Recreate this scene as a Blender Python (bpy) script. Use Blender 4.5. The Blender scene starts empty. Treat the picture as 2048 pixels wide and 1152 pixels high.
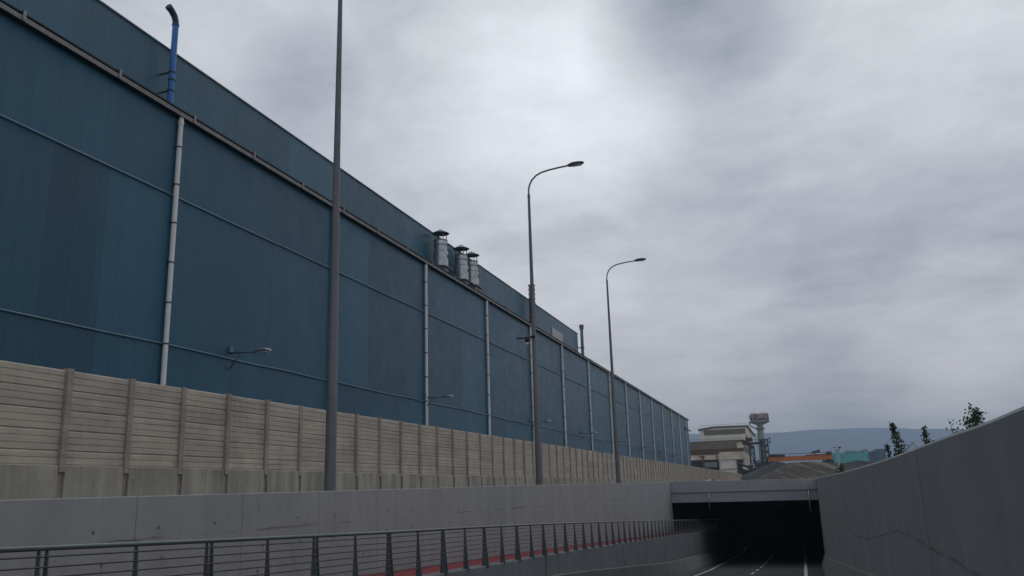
import bpy, bmesh, math, random
import numpy as np
from mathutils import Vector, Matrix, noise as mnoise

random.seed(7)
SC = bpy.context.scene
COL = SC.collection
R_ = math.radians

# ---------------------------------------------------------------- camera
F_PX, YAW, PITCH, ROLL = 1668.2, 0.30676, 0.23745, -0.030565
def cam_axes():
    cy, sy, cp, sp = math.cos(YAW), math.sin(YAW), math.cos(PITCH), math.sin(PITCH)
    f = Vector((-sy*cp, cy*cp, sp)); r = Vector((cy, sy, 0)); u = r.cross(f)
    c, s = math.cos(ROLL), math.sin(ROLL)
    return c*r + s*u, -s*r + c*u, f
CR, CU, CF = cam_axes()
cam = bpy.data.objects.new('camera', bpy.data.cameras.new('camera'))
COL.objects.link(cam)
cam.data.sensor_width = 36.0
cam.data.lens = F_PX/2048*36.0
cam.data.clip_end = 30000
cam.data.clip_start = 0.05
cam.matrix_world = Matrix(((CR.x, CU.x, -CF.x, 0), (CR.y, CU.y, -CF.y, 0), (CR.z, CU.z, -CF.z, 0), (0, 0, 0, 1)))
SC.camera = cam

def at(px, py, Y):
    """survey helper: the point at depth Y that the photograph shows at px, py"""
    d = CF + CR*((px-1024)/F_PX) + CU*((576-py)/F_PX)
    return d*(Y/d.y)

# ---------------------------------------------------------------- world, sun, exposure
def build_world():
    w = bpy.data.worlds.new('World'); SC.world = w; w.use_nodes = True
    nt = w.node_tree; N = nt.nodes; L = nt.links; N.clear()
    def nd(t, **k):
        n = N.new(t)
        for a, b in k.items(): setattr(n, a, b)
        return n
    def mth(op, a, b=None, c=None, clamp=False):
        n = nd('ShaderNodeMath', operation=op); n.use_clamp = clamp
        for i, v in enumerate((a, b, c)):
            if v is None: continue
            if isinstance(v, (int, float)): n.inputs[i].default_value = v
            else: L.new(v, n.inputs[i])
        return n.outputs[0]
    out = nd('ShaderNodeOutputWorld'); bg = nd('ShaderNodeBackground'); L.new(bg.outputs[0], out.inputs[0])
    sky = nd('ShaderNodeTexSky', sky_type='NISHITA'); sky.sun_disc = False
    sky.sun_elevation = R_(50); sky.sun_rotation = R_(8)
    tc = nd('ShaderNodeTexCoord'); D = tc.outputs['Generated']
    sp = nd('ShaderNodeSeparateXYZ'); L.new(D, sp.inputs[0])
    X, Y, Z = sp.outputs
    den = mth('ADD', mth('MAXIMUM', Z, 0.0), 0.16)
    cb = nd('ShaderNodeCombineXYZ'); L.new(mth('DIVIDE', X, den), cb.inputs[0]); L.new(mth('DIVIDE', Y, den), cb.inputs[1])
    def noi(scale, detail, rough, off, dist=0.0, src=None):
        mp = nd('ShaderNodeMapping'); mp.inputs['Location'].default_value = off
        L.new(src or cb.outputs[0], mp.inputs[0])
        n = nd('ShaderNodeTexNoise'); n.inputs['Scale'].default_value = scale
        n.inputs['Detail'].default_value = detail; n.inputs['Roughness'].default_value = rough
        n.inputs['Distortion'].default_value = dist
        L.new(mp.outputs[0], n.inputs['Vector']); return n.outputs['Fac']
    big = noi(0.62, 4, .5, (3.1, 1.2, 0), .3)
    mid = noi(2.1, 6, .55, (0.4, 7.7, 2), .25)
    fine = noi(5.0, 8, .66, (9.4, 2.7, 4), .2)
    def blob(px, py, rad, sx=1.0):
        v = at(px, py, 1.0).normalized()
        s = nd('ShaderNodeVectorMath', operation='SUBTRACT'); L.new(D, s.inputs[0]); s.inputs[1].default_value = v
        ln = nd('ShaderNodeVectorMath', operation='LENGTH'); L.new(s.outputs[0], ln.inputs[0])
        wob = mth('MULTIPLY_ADD', mid, .9, .55)
        q = mth('DIVIDE', ln.outputs['Value'], mth('MULTIPLY', wob, rad))
        return mth('MAXIMUM', mth('SUBTRACT', 1.0, mth('MULTIPLY', q, q)), 0.0)
    # luminance of the overcast cloud deck
    lum = mth('MULTIPLY_ADD', mth('SUBTRACT', big, .5), .15, .585)
    lum = mth('ADD', lum, mth('MULTIPLY', mth('SUBTRACT', mid, .5), .40))
    lum = mth('ADD', lum, mth('MULTIPLY', mth('SUBTRACT', fine, .5), .36))
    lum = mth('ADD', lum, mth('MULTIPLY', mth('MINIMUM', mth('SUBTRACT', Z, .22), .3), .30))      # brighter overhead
    low = nd('ShaderNodeMapRange', interpolation_type='SMOOTHSTEP'); L.new(Z, low.inputs[0])
    for q, v in enumerate((.0, .34, .30, 0)): low.inputs[q+1].default_value = v
    lum = mth('ADD', lum, low.outputs[0])                            # paler towards the far edge of the cloud
    # brighter and darker cells of the deck
    for (px, py, rad, amt) in ((1090, 170, .19, .25), (1060, 330, .24, .07), (1250, 500, .22, .06), (1385, 10, .125, -.36), (610, 165, .08, -.14),
                               (1720, 60, .20, .06), (1960, 210, .16, .07), (1680, 560, .28, -.07), (1400, 680, .22, -.02), (1930, 715, .13, .17), (1750, 740, .08, .05),
                               (1780, 790, .10, -.16), (1600, 800, .11, -.10), (1990, 520, .14, -.08), (1900, 835, .06, .16), (440, 60, .2, .03)):
        lum = mth('ADD', lum, mth('MULTIPLY', blob(px, py, rad), amt))
    # unseen sky behind the camera dimmed so the walls stay darker
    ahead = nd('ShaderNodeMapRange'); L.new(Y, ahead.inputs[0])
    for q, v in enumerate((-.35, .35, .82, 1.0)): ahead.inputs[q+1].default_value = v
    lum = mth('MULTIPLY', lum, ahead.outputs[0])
    lum = mth('MAXIMUM', lum, .10)
    # tint: dim parts go blue-grey, bright ones neutral
    rm = nd('ShaderNodeValToRGB'); cr = rm.color_ramp
    cr.elements[0].position = .30; cr.elements[0].color = (.865, .955, 1.13, 1)
    cr.elements[1].position = .74; cr.elements[1].color = (.945, 1.0, 1.035, 1)
    L.new(lum, rm.inputs[0])
    tint = nd('ShaderNodeVectorMath', operation='SCALE'); L.new(rm.outputs[0], tint.inputs[0]); L.new(lum, tint.inputs['Scale'])
    warm = nd('ShaderNodeMix', data_type='RGBA', blend_type='MULTIPLY'); warm.inputs['B'].default_value = (1.075, 1.0, .965, 1)
    L.new(mth('MULTIPLY', low.outputs[0], 4.0, clamp=True), warm.inputs['Factor']); L.new(tint.outputs[0], warm.inputs['A'])
    # a few lilac breaks
    pk = nd('ShaderNodeMix', data_type='RGBA', blend_type='MULTIPLY'); pk.inputs['B'].default_value = (1.03, .99, 1.03, 1)
    L.new(mth('MULTIPLY', noi(1.1, 3, .5, (5, 5, 8)), 1.0), pk.inputs['Factor']); L.new(warm.outputs['Result'], pk.inputs['A'])
    sk = nd('ShaderNodeVectorMath', operation='SCALE'); sk.inputs['Scale'].default_value = .06; L.new(sky.outputs[0], sk.inputs[0])
    mx = nd('ShaderNodeMix', data_type='RGBA'); mx.inputs['Factor'].default_value = .93
    L.new(sk.outputs[0], mx.inputs['A']); L.new(pk.outputs['Result'], mx.inputs['B'])
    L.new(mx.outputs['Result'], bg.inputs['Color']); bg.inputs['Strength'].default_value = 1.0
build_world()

sun = bpy.data.objects.new('sun', bpy.data.lights.new('sun', 'SUN')); COL.objects.link(sun)
sun.data.energy = 0.5; sun.data.angle = R_(25); sun.data.color = (1, .96, .9)
# high ahead of the camera, behind the cloud
sdir = Vector((math.cos(R_(50))*math.sin(R_(8)), math.cos(R_(50))*math.cos(R_(8)), math.sin(R_(50))))
sun.rotation_euler = sdir.to_track_quat('Z', 'Y').to_euler()

vs = SC.view_settings
vs.view_transform = 'Standard'; vs.look = 'None'; vs.gamma = 1; vs.exposure = 0; vs.use_curve_mapping = False

# ---------------------------------------------------------------- mesh helper
class MB:
    def __init__(s): s.v = []; s.f = []; s.sm = []
    def face(s, idx, smooth=False): s.f.append(tuple(idx)); s.sm.append(smooth)
    def add(s, pts): n = len(s.v); s.v += [tuple(p) for p in pts]; return n
    def quad(s, a, b, c, d): n = s.add((a, b, c, d)); s.face((n, n+1, n+2, n+3))
    def box(s, x0, x1, y0, y1, z0, z1):
        n = s.add([(x, y, z) for z in (z0, z1) for y in (y0, y1) for x in (x0, x1)])
        for q in ((0, 2, 3, 1), (4, 5, 7, 6), (0, 1, 5, 4), (2, 6, 7, 3), (0, 4, 6, 2), (1, 3, 7, 5)): s.face([n+i for i in q])
        return s
    def hexa(s, bot, top):
        n = s.add(list(bot)+list(top))
        for q in ((3, 2, 1, 0), (4, 5, 6, 7), (0, 1, 5, 4), (1, 2, 6, 5), (2, 3, 7, 6), (3, 0, 4, 7)): s.face([n+i for i in q])
        return s
    def prism(s, poly, axis, a, b):
        """polygon in the two other axes, pushed along axis from a to b"""
        def mk(p, t):
            return {'x': (t, p[0], p[1]), 'y': (p[0], t, p[1]), 'z': (p[0], p[1], t)}[axis]
        k = len(poly); n = s.add([mk(p, a) for p in poly]+[mk(p, b) for p in poly])
        s.face(range(n, n+k)); s.face(range(n+2*k-1, n+k-1, -1))
        for i in range(k):
            j = (i+1) % k; s.face((n+i, n+k+i, n+k+j, n+j))
        return s
    def loft(s, rows, closed=False, smooth=False, caps=False):
        k = len(rows[0]); ns = [s.add(r) for r in rows]
        for a, b in zip(ns, ns[1:]):
            for i in range(k if closed else k-1):
                j = (i+1) % k; s.face((a+i, a+j, b+j, b+i), smooth)
        if caps:
            s.face([ns[0]+i for i in range(k)][::-1]); s.face([ns[-1]+i for i in range(k)])
        return s
    def tube(s, pts, rad, seg=10, caps=True):
        pts = [Vector(p) for p in pts]; rows = []
        if not hasattr(rad, '__len__'): rad = [rad]*len(pts)
        t0 = (pts[1]-pts[0]).normalized()
        u = t0.cross(Vector((0, 0, 1)) if abs(t0.z) < .9 else Vector((1, 0, 0))).normalized()
        for i, p in enumerate(pts):
            t = (pts[min(i+1, len(pts)-1)]-pts[max(i-1, 0)]).normalized()
            u = (u-t*u.dot(t)).normalized(); w = t.cross(u)
            rows.append([p+u*(rad[i]*math.cos(2*math.pi*k/seg))+w*(rad[i]*math.sin(2*math.pi*k/seg)) for k in range(seg)])
        return s.loft(rows, True, True, caps)
    def lathe(s, c, prof, seg=20, caps=True):
        rows = [[(c[0]+r*math.cos(2*math.pi*k/seg), c[1]+r*math.sin(2*math.pi*k/seg), c[2]+z) for k in range(seg)] for r, z in prof]
        return s.loft(rows, True, True, caps)
    def beam(s, a, b, w):
        return s.tube([a, b], w*.7071, 4)
    def mesh(s, name, mat, off=(0, 0, 0), bevel=None):
        me = bpy.data.meshes.new(name)
        me.from_pydata([(x-off[0], y-off[1], z-off[2]) for x, y, z in s.v], [], s.f)
        me.polygons.foreach_set('use_smooth', s.sm)
        bm = bmesh.new(); bm.from_mesh(me); bmesh.ops.recalc_face_normals(bm, faces=bm.faces)
        for e in bm.edges:
            if len(e.link_faces) == 2 and e.calc_face_angle(0) > .7: e.smooth = False
        bm.to_mesh(me); bm.free()
        me.materials.append(mat); me.update()
        return me

def thing(name, label, cat, loc=(0, 0, 0), group=None):
    o = bpy.data.objects.new(name, None); COL.objects.link(o); o.location = loc; o.empty_display_size = .3
    o['label'] = label; o['category'] = cat
    if group: o['group'] = group
    return o
def world_loc(o):
    v = Vector(o.location)
    while o.parent: o = o.parent; v += Vector(o.location)
    return v
def part(name, mb, mat, parent, label=None, bevel=0, origin=None):
    """mesh given in world coordinates, made a child of parent (things here are only moved, never turned)"""
    base = world_loc(parent) if parent else Vector((0, 0, 0))
    org = Vector(origin) if origin else base
    o = bpy.data.objects.new(name, mb.mesh(name, mat, org)); COL.objects.link(o)
    if parent: o.parent = parent
    o.location = org-base
    if label: o['label'] = label
    if bevel:
        m = o.modifiers.new('bevel', 'BEVEL'); m.width = bevel; m.segments = 2; m.limit_method = 'ANGLE'; m.angle_limit = R_(50)
    return o
def solo(name, mb, mat, label, cat, origin=(0, 0, 0), group=None, bevel=0):
    o = part(name, mb, mat, None, label, bevel, origin); o['category'] = cat
    if group: o['group'] = group
    return o
def struct(name, mb, mat, parent=None, kind='structure'):
    o = part(name, mb, mat, parent); o['kind'] = kind
    return o
def copy_part(src, parent, loc):
    c = src.copy(); COL.objects.link(c); c.parent = parent; c.location = loc
    return c
def copy_tree(root, shift):
    def rec(o, par):
        c = o.copy(); COL.objects.link(c)
        if par: c.parent = par
        for ch in list(o.children): rec(ch, c)
        return c
    r = rec(root, None); r.location = Vector(root.location)+Vector(shift)
    return r

# ---------------------------------------------------------------- materials
class NT:
    def __init__(s, name):
        s.m = bpy.data.materials.new(name); s.m.use_nodes = True; s.t = s.m.node_tree; s.N = s.t.nodes; s.L = s.t.links
        s.b = s.N['Principled BSDF']; g = s.N.new('ShaderNodeNewGeometry'); s.P = g.outputs['Position']
        x = s.N.new('ShaderNodeSeparateXYZ'); s.L.new(s.P, x.inputs[0]); s.X, s.Y, s.Z = x.outputs
    def set(s, i, v):
        if isinstance(v, (int, float)): i.default_value = v
        elif isinstance(v, tuple): i.default_value = (*v, 1) if len(v) == 3 and len(i.default_value) == 4 else v
        else: s.L.new(v, i)
    def m_(s, op, a, b=None, c=None, clamp=False):
        n = s.N.new('ShaderNodeMath'); n.operation = op; n.use_clamp = clamp
        for i, v in enumerate((a, b, c)):
            if v is not None: s.set(n.inputs[i], v)
        return n.outputs[0]
    def xyz(s, x, y, z):
        n = s.N.new('ShaderNodeCombineXYZ')
        for i, v in enumerate((x, y, z)): s.set(n.inputs[i], v)
        return n.outputs[0]
    def noise(s, scale, detail=4, rough=.55, stretch=(1, 1, 1), off=(0, 0, 0), dist=0):
        mp = s.N.new('ShaderNodeMapping'); mp.inputs['Scale'].default_value = stretch; mp.inputs['Location'].default_value = off
        s.L.new(s.P, mp.inputs[0]); n = s.N.new('ShaderNodeTexNoise')
        n.inputs['Scale'].default_value = scale; n.inputs['Detail'].default_value = detail; n.inputs['Roughness'].default_value = rough
        n.inputs['Distortion'].default_value = dist
        s.L.new(mp.outputs[0], n.inputs['Vector']); return n.outputs['Fac']
    def white(s, vec):
        n = s.N.new('ShaderNodeTexWhiteNoise'); n.noise_dimensions = '3D'; s.L.new(vec, n.inputs['Vector']); return n.outputs['Value']
    def rng(s, v, a, b, c, d):
        n = s.N.new('ShaderNodeMapRange'); s.set(n.inputs[0], v)
        for i, q in enumerate((a, b, c, d)): n.inputs[i+1].default_value = q
        return n.outputs[0]
    def mix(s, f, a, b, mode='MIX'):
        n = s.N.new('ShaderNodeMix'); n.data_type = 'RGBA'; n.blend_type = mode
        s.set(n.inputs['Factor'], f); s.set(n.inputs['A'], a); s.set(n.inputs['B'], b); return n.outputs['Result']
    def scale(s, c, f):
        n = s.N.new('ShaderNodeVectorMath'); n.operation = 'SCALE'; s.set(n.inputs[0], c); s.set(n.inputs['Scale'], f); return n.outputs[0]
    def bump(s, h, strength=.3, dist=.02):
        n = s.N.new('ShaderNodeBump'); n.inputs['Strength'].default_value = strength; n.inputs['Distance'].default_value = dist
        s.L.new(h, n.inputs['Height']); s.L.new(n.outputs[0], s.b.inputs['Normal'])
    def done(s, col, rough=.8, spec=.3, metal=0):
        s.set(s.b.inputs['Base Color'], col); s.set(s.b.inputs['Roughness'], rough)
        s.b.inputs['Specular IOR Level'].default_value = spec; s.b.inputs['Metallic'].default_value = metal
        return s.m

def simple(name, col, rough=.7, spec=.3, metal=0, var=.12, scale=3.0, streak=.0, dirt=None):
    n = NT(name)
    f = n.rng(n.noise(scale, 6, .6), .25, .75, 1-var, 1+var)
    if streak: f = n.m_('MULTIPLY', f, n.rng(n.noise(2.2, 5, .6, (1, 1, .09)), .3, .75, 1-streak, 1+streak*.5))
    c = n.scale(col, f)
    if dirt: c = n.mix(n.rng(n.noise(scale*.6, 6, .65, off=(3, 3, 3)), .5, .72, 0, .8), c, dirt)
    return n.done(c, rough, spec, metal)

def concrete(name, col, var=.10, streak=.12, holes=None, pour=False, pink=0, crack=None, rough=.9, bumpy=.25, dirt=.25):
    n = NT(name)
    f = n.rng(n.noise(.55, 5, .6), .3, .7, 1-var, 1+var)
    f = n.m_('MULTIPLY', f, n.rng(n.noise(14, 5, .7), .3, .7, 1-var*.45, 1+var*.45))
    f = n.m_('MULTIPLY', f, n.rng(n.noise(1.6, 6, .65, (1, 1, .10)), .35, .75, 1+streak*.4, 1-streak))
    f = n.m_('MULTIPLY', f, n.rng(n.noise(3.5, 6, .7, (1, 1, .5), (7, 1, 2)), .55, .8, 1, 1-dirt))
    c = n.scale(col, f)
    if pink: 
        band = n.m_('MULTIPLY', n.rng(n.Y, 14, 26, .15, 1), n.rng(n.Y, 50, 66, 1, .1))      # reddish dust along the middle of the ramp
        c = n.mix(n.m_('MULTIPLY', band, n.rng(n.noise(.13, 3, .5, off=(2, 4, 1)), .38, .58, .3*pink, pink)), c, n.mix(1.0, c, (1.10, .98, .995), 'MULTIPLY'))
    if holes:
        sy, sz, zo, slope = holes
        zz = n.m_('ADD', n.m_('SUBTRACT', n.Z, zo), n.m_('MULTIPLY', n.Y, slope))
        jy = n.m_('DIVIDE', n.Y, sy); jz = n.m_('DIVIDE', zz, sz)
        cell = n.xyz(n.m_('FLOOR', jy), n.m_('FLOOR', jz), 3.0); w = n.white(cell)
        dy = n.m_('MULTIPLY', n.m_('SUBTRACT', n.m_('FRACT', jy), n.m_('MULTIPLY_ADD', w, .3, .35)), sy)
        dz = n.m_('MULTIPLY', n.m_('SUBTRACT', n.m_('FRACT', jz), .5), sz)
        d = n.m_('SQRT', n.m_('ADD', n.m_('MULTIPLY', dy, dy), n.m_('MULTIPLY', dz, dz)))
        d = n.m_('ADD', d, n.m_('MULTIPLY', n.m_('SUBTRACT', n.noise(22, 3), .5), .05))
        k = n.m_('MULTIPLY', n.rng(d, .014, .042, 1, 0), n.m_('MULTIPLY', n.m_('GREATER_THAN', w, .42), n.m_('LESS_THAN', n.Z, -.2)))
        c = n.mix(n.m_('MULTIPLY', k, .75), c, (.035, .033, .034))
        # rust-brown runs under some of the tie holes
        run = n.m_('MULTIPLY', n.rng(n.m_('ABSOLUTE', dy), .0, .035, 1, 0), n.m_('MULTIPLY', n.m_('LESS_THAN', dz, 0), n.rng(dz, -.3, 0, 0, 1)))
        c = n.mix(n.m_('MULTIPLY', run, n.rng(w, .6, 1, 0, .5)), c, (.10, .075, .07))
    if pour:
        zl = n.m_('ADD', n.m_('ADD', n.Z, n.m_('MULTIPLY', n.Y, .004)), n.m_('MULTIPLY', n.m_('SUBTRACT', n.noise(1.1, 4), .5), .10))
        ln = n.rng(n.m_('ABSOLUTE', n.m_('ADD', zl, .57)), .006, .03, 1, 0)
        ln = n.m_('MULTIPLY', ln, n.rng(n.noise(.7, 3, .6, (1, 1, .05), (1, 9, 0)), .48, .62, 0, .55))
        c = n.mix(ln, c, (.06, .055, .055))
    if crack:
        z = crack[0][1]
        for (ya, za), (yb, zb) in zip(crack, crack[1:]): z = n.m_('ADD', z, n.rng(n.Y, ya, yb, 0, zb-za))
        d = n.m_('SUBTRACT', n.m_('ADD', n.Z, n.m_('MULTIPLY', n.m_('SUBTRACT', n.noise(1.3, 5, .65), .5), .16)), z)
        k = n.m_('MULTIPLY', n.rng(n.m_('ABSOLUTE', d), .006, .035, 1, 0), n.rng(n.noise(1.1, 4, .6, off=(1, 2, 3)), .36, .52, .1, .5))
        k = n.m_('MULTIPLY', k, n.m_('LESS_THAN', n.Y, crack[-1][0]))
        dr = n.m_('MULTIPLY', n.rng(n.noise(5.5, 3, .5, (1, 1, .02), (3, 3, 3)), .64, .70, 0, 1), n.m_('MULTIPLY', n.rng(n.m_('ABSOLUTE', n.m_('SUBTRACT', d, .1)), .05, .16, 1, 0), n.rng(n.Y, 14, 18, 1, 0)))
        c = n.mix(n.m_('MAXIMUM', k, n.m_('MULTIPLY', dr, .5)), c, (.05, .052, .052))
    n.bump(n.noise(30, 6, .7), bumpy, .008)
    return n.done(c, rough, .2)

M = {}
M['wall_left'] = concrete('smooth_concrete', (.298, .318, .312), .07, .10, holes=(1.45, .5, -.70, 0), pour=True, pink=1.0)
M['wall_right'] = concrete('grey_concrete', (.245, .265, .268), .09, .08, dirt=.22, holes=(2.1, 1.3, .2, .03), crack=[(3, -1.0), (7, -1.0), (10, -.98), (11, -.94), (12.4, -.93), (15.3, -.88), (16.7, -.91), (19.4, -1.15), (23.7, -1.47), (27.3, -1.60), (29, -1.6)])
M['portal'] = concrete('portal_concrete', (.33, .34, .355), .07, .08)
M['parapet'] = concrete('parapet_concrete', (.175, .185, .19), .09, .16, holes=(1.9, 1.5, -1.6, .0375))
M['footing'] = concrete('footing_concrete', (.19, .195, .19), .12, .1, holes=(1.3, 3.2, -2.2, .05), dirt=.5)
M['tunnel'] = simple('shade_dark_concrete', (.018, .020, .022), .95, .05)  # darkness inside the tunnel put into the wall colour; also backs the joints
M['fence_base'] = concrete('stained_concrete', (.36, .335, .285), .14, .45, holes=(.9, 3.0, -.72, 0), dirt=.38)
def fence_mat(name, k=1.0):
    n = NT(name)
    f = n.rng(n.noise(.9, 5, .6), .3, .7, .84, 1.12)
    f = n.m_('MULTIPLY', f, n.rng(n.noise(1.3, 6, .7, (1, .35, 7)), .3, .72, .80, 1.12))
    w = n.white(n.xyz(n.m_('FLOOR', n.m_('DIVIDE', n.m_('SUBTRACT', n.Y, 11.83), 2.0823)), n.m_('FLOOR', n.m_('DIVIDE', n.m_('SUBTRACT', n.Z, .742), .484)), 1.0))
    f = n.m_('MULTIPLY', f, n.rng(w, 0, 1, .93, 1.06))
    f = n.m_('MULTIPLY', f, n.rng(n.noise(3, 6, .7, (1, 1, .12), (2, 2, 2)), .5, .8, 1, .78))
    c = n.scale((.50*k, .445*k, .37*k), f)
    c = n.mix(n.rng(n.noise(2.5, 6, .7, off=(8, 8, 8)), .60, .75, 0, .18), c, (.26, .24, .19))
    n.bump(n.noise(26, 6, .7), .35, .01)
    return n.done(c, .95, .15)
M['fence'] = fence_mat('sandy_precast_concrete'); M['fence_post_shaded'] = fence_mat('shaded_post_concrete', .72)  # posts coloured darker to carry the shade on their side faces

def cladding(name, base, upper=False):
    n = NT(name)
    pw = 1.0
    g = n.m_('FLOOR', n.m_('DIVIDE', n.m_('ADD', n.Y, 2.2), 4.7)); zone = n.m_('ADD', n.m_('GREATER_THAN', n.Z, 5.46), n.m_('GREATER_THAN', n.Z, 11.13))
    w1 = n.white(n.xyz(g, zone, 2.0)); pan = n.m_('FLOOR', n.m_('DIVIDE', n.Y, pw)); w2 = n.white(n.xyz(pan, zone, 5.0))
    f = n.m_('MULTIPLY', n.rng(w1, 0, 1, .82, 1.13), n.rng(w2, 0, 1, .955, 1.045))
    if not upper:   # re-clad strip of darker boards
        strip = n.m_('MULTIPLY', n.m_('MULTIPLY', n.m_('GREATER_THAN', n.Y, 18.95), n.m_('LESS_THAN', n.Y, 20.95)),
                     n.m_('MULTIPLY', n.m_('GREATER_THAN', n.Z, 5.46), n.m_('LESS_THAN', n.Z, 11.13)))
        f = n.m_('MULTIPLY', f, n.rng(strip, 0, 1, 1, .84))
    f = n.m_('MULTIPLY', f, n.rng(n.noise(.35, 4, .6, (1, 1, .5)), .3, .7, .93, 1.07))
    f = n.m_('MULTIPLY', f, n.rng(n.noise(3.0, 6, .65, (1, 1, .03)), .3, .75, 1.05, .90))
    fr = n.m_('FRACT', n.m_('DIVIDE', n.Y, pw)); jo = n.m_('ABSOLUTE', n.m_('SUBTRACT', fr, .5))
    seam = n.rng(jo, .484, .497, 0, 1)
    fr2 = n.m_('FRACT', n.m_('DIVIDE', n.Y, .25)); rib = n.rng(n.m_('ABSOLUTE', n.m_('SUBTRACT', fr2, .5)), .30, .44, 0, 1)
    c = n.scale(base, f)
    c = n.mix(n.m_('MULTIPLY', seam, .45), c, (base[0]*.4, base[1]*.4, base[2]*.42))
    c = n.mix(n.rng(n.noise(5, 5, .6, (1, 1, .04), (4, 1, 1)), .62, .8, 0, .25), c, (.10, .13, .13))
    n.bump(n.m_('ADD', n.m_('MULTIPLY', rib, .35), n.m_('MULTIPLY', seam, 1.0)), .35, .012)
    return n.done(c, n.rng(n.noise(1.2, 4), .3, .7, .36, .48), .34)
M['clad_low'] = cladding('blue_ribbed_cladding', (.018, .092, .152))
M['clad_up'] = cladding('slate_blue_cladding', (.030, .108, .162), True)
M['trim_dark'] = simple('dark_trim', (.035, .04, .045), .5)
M['gutter'] = simple('weathered_gutter', (.25, .25, .245), .55, .4, var=.2, streak=.2)
M['downpipe'] = simple('pale_pipe_paint', (.78, .77, .74), .45, .4, var=.08, streak=.15)
M['collar'] = simple('dark_collar', (.07, .075, .08), .6)
M['conduit'] = simple('blue_grey_conduit', (.10, .20, .26), .45, .4)
M['blue_pipe'] = simple('bright_blue_paint', (.035, .16, .46), .42, .45, var=.12, streak=.12)
M['blue_dark'] = simple('dark_steel_elbow', (.035, .05, .075), .5, .4)
M['zinc'] = simple('zinc_sheet', (.45, .47, .48), .34, .5, .75, var=.2, streak=.2)
M['zinc_dark'] = simple('dull_zinc', (.16, .17, .175), .55, .4, .3, var=.2)
M['louvre'] = simple('white_louvre', (.55, .56, .54), .6, streak=.1)
M['roof'] = simple('roof_sheet', (.12, .14, .15), .7)
M['galv'] = simple('galvanised_steel', (.15, .157, .168), .55, .4, .25, var=.16, scale=5, streak=.14)
M['lamp_head'] = simple('lamp_head_grey', (.05, .053, .057), .45, .4)
M['lens'] = simple('lamp_lens', (.5, .5, .48), .2, .5, var=.03)
M['rail'] = simple('railing_paint', (.092, .118, .122), .45, .4, .2, var=.12, scale=6)
M['rail_bar'] = simple('railing_bar_steel', (.030, .036, .040), .45, .4, .2)
M['black'] = simple('black_plastic', (.02, .02, .022), .4)
M['white'] = simple('white_plastic', (.75, .76, .78), .3, var=.04)
M['path'] = simple('red_cycle_paving', (.20, .045, .05), .9, .1, var=.14, scale=2.2)
def asphalt():
    n = NT('asphalt')
    f = n.rng(n.noise(60, 5, .8), .25, .75, .7, 1.35); f = n.m_('MULTIPLY', f, n.rng(n.noise(.6, 4, .6, (1, .25, 1)), .3, .7, .85, 1.15))
    n.bump(n.noise(90, 4, .8), .5, .01)
    return n.done(n.scale((.043, .046, .048), f), .92, .12)
M['asphalt'] = asphalt()
M['paint'] = simple('road_paint', (.42, .43, .42), .7, .2, var=.14, scale=8)
M['gully'] = simple('drain_channel', (.06, .06, .058), .9)
M['ground'] = simple('earth_ground', (.12, .11, .09), .95, .1, var=.25, scale=.4)
M['gravel_dark'] = simple('dark_gravel', (.045, .046, .044), .95, .1, var=.3, scale=.7)
def sandy():
    n = NT('streaked_sand_heap')
    tn = n.N.new('ShaderNodeTexNoise'); tn.inputs['Scale'].default_value = .8; tn.inputs['Detail'].default_value = 4
    n.L.new(n.xyz(n.m_('SUBTRACT', n.X, n.m_('MULTIPLY', n.Z, -2.3)), n.m_('MULTIPLY', n.Z, .12), n.m_('MULTIPLY', n.Y, .10)), tn.inputs['Vector']); st = tn.outputs['Fac']
    c = n.mix(n.rng(st, .52, .62, 0, 1), (.060, .056, .049), (.165, .135, .10))
    return n.done(n.scale(c, n.rng(n.noise(.8, 6, .7), .3, .7, .75, 1.2)), .95, .1)
M['gravel_sand'] = sandy()
M['cream'] = simple('cream_sheet_cladding', (.74, .67, .53), .8, .2, var=.10, scale=.25, streak=.22, dirt=(.30, .24, .16))
M['cream2'] = simple('pale_sheet_cladding', (.74, .71, .63), .8, .2, var=.08, scale=.25, streak=.2)
M['olive'] = simple('dirty_olive_glazing', (.16, .148, .105), .6, .3, var=.2, scale=.3, streak=.2)
M['rust'] = simple('rusty_band', (.10, .055, .035), .9, .1, var=.3, scale=.4)
M['roof_edge'] = simple('purple_grey_roof', (.12, .105, .11), .8)
M['opening_shade'] = simple('painted_opening_shade', (.02, .021, .022), .9, .1)  # near-black sheet, the shade of open bays put into colour
M['door_grey'] = simple('grey_panel', (.22, .235, .25), .7, streak=.2)
M['lattice'] = simple('dark_lattice_steel', (.035, .037, .04), .7, .2)
M['tower'] = simple('tower_concrete', (.33, .35, .335), .85, .2, var=.1, scale=.3, streak=.3)
M['red'] = simple('red_antenna_paint', (.27, .13, .135), .7)
M['antenna'] = simple('pale_antenna_paint', (.40, .34, .35), .7)
M['orange'] = simple('orange_crane_paint', (.52, .16, .035), .6, .3, var=.15, scale=.6, streak=.2)
M['rustred'] = simple('red_brown_steel', (.16, .05, .04), .8)
def glassy():
    n = NT('teal_glass_facade')
    gx = n.m_('FRACT', n.m_('DIVIDE', n.X, 3.1)); gz = n.m_('FRACT', n.m_('DIVIDE', n.Z, 3.3))
    w = n.white(n.xyz(n.m_('FLOOR', n.m_('DIVIDE', n.X, 3.1)), n.m_('FLOOR', n.m_('DIVIDE', n.Z, 3.3)), 1.0))
    c = n.scale((.055, .34, .35), n.rng(w, 0, 1, .75, 1.25))
    ln = n.m_('MAXIMUM', n.m_('LESS_THAN', gx, .08), n.m_('LESS_THAN', gz, .10))
    c = n.mix(n.m_('MULTIPLY', ln, .6), c, (.16, .42, .42))
    return n.done(c, .25, .4)
M['teal'] = glassy()
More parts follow.
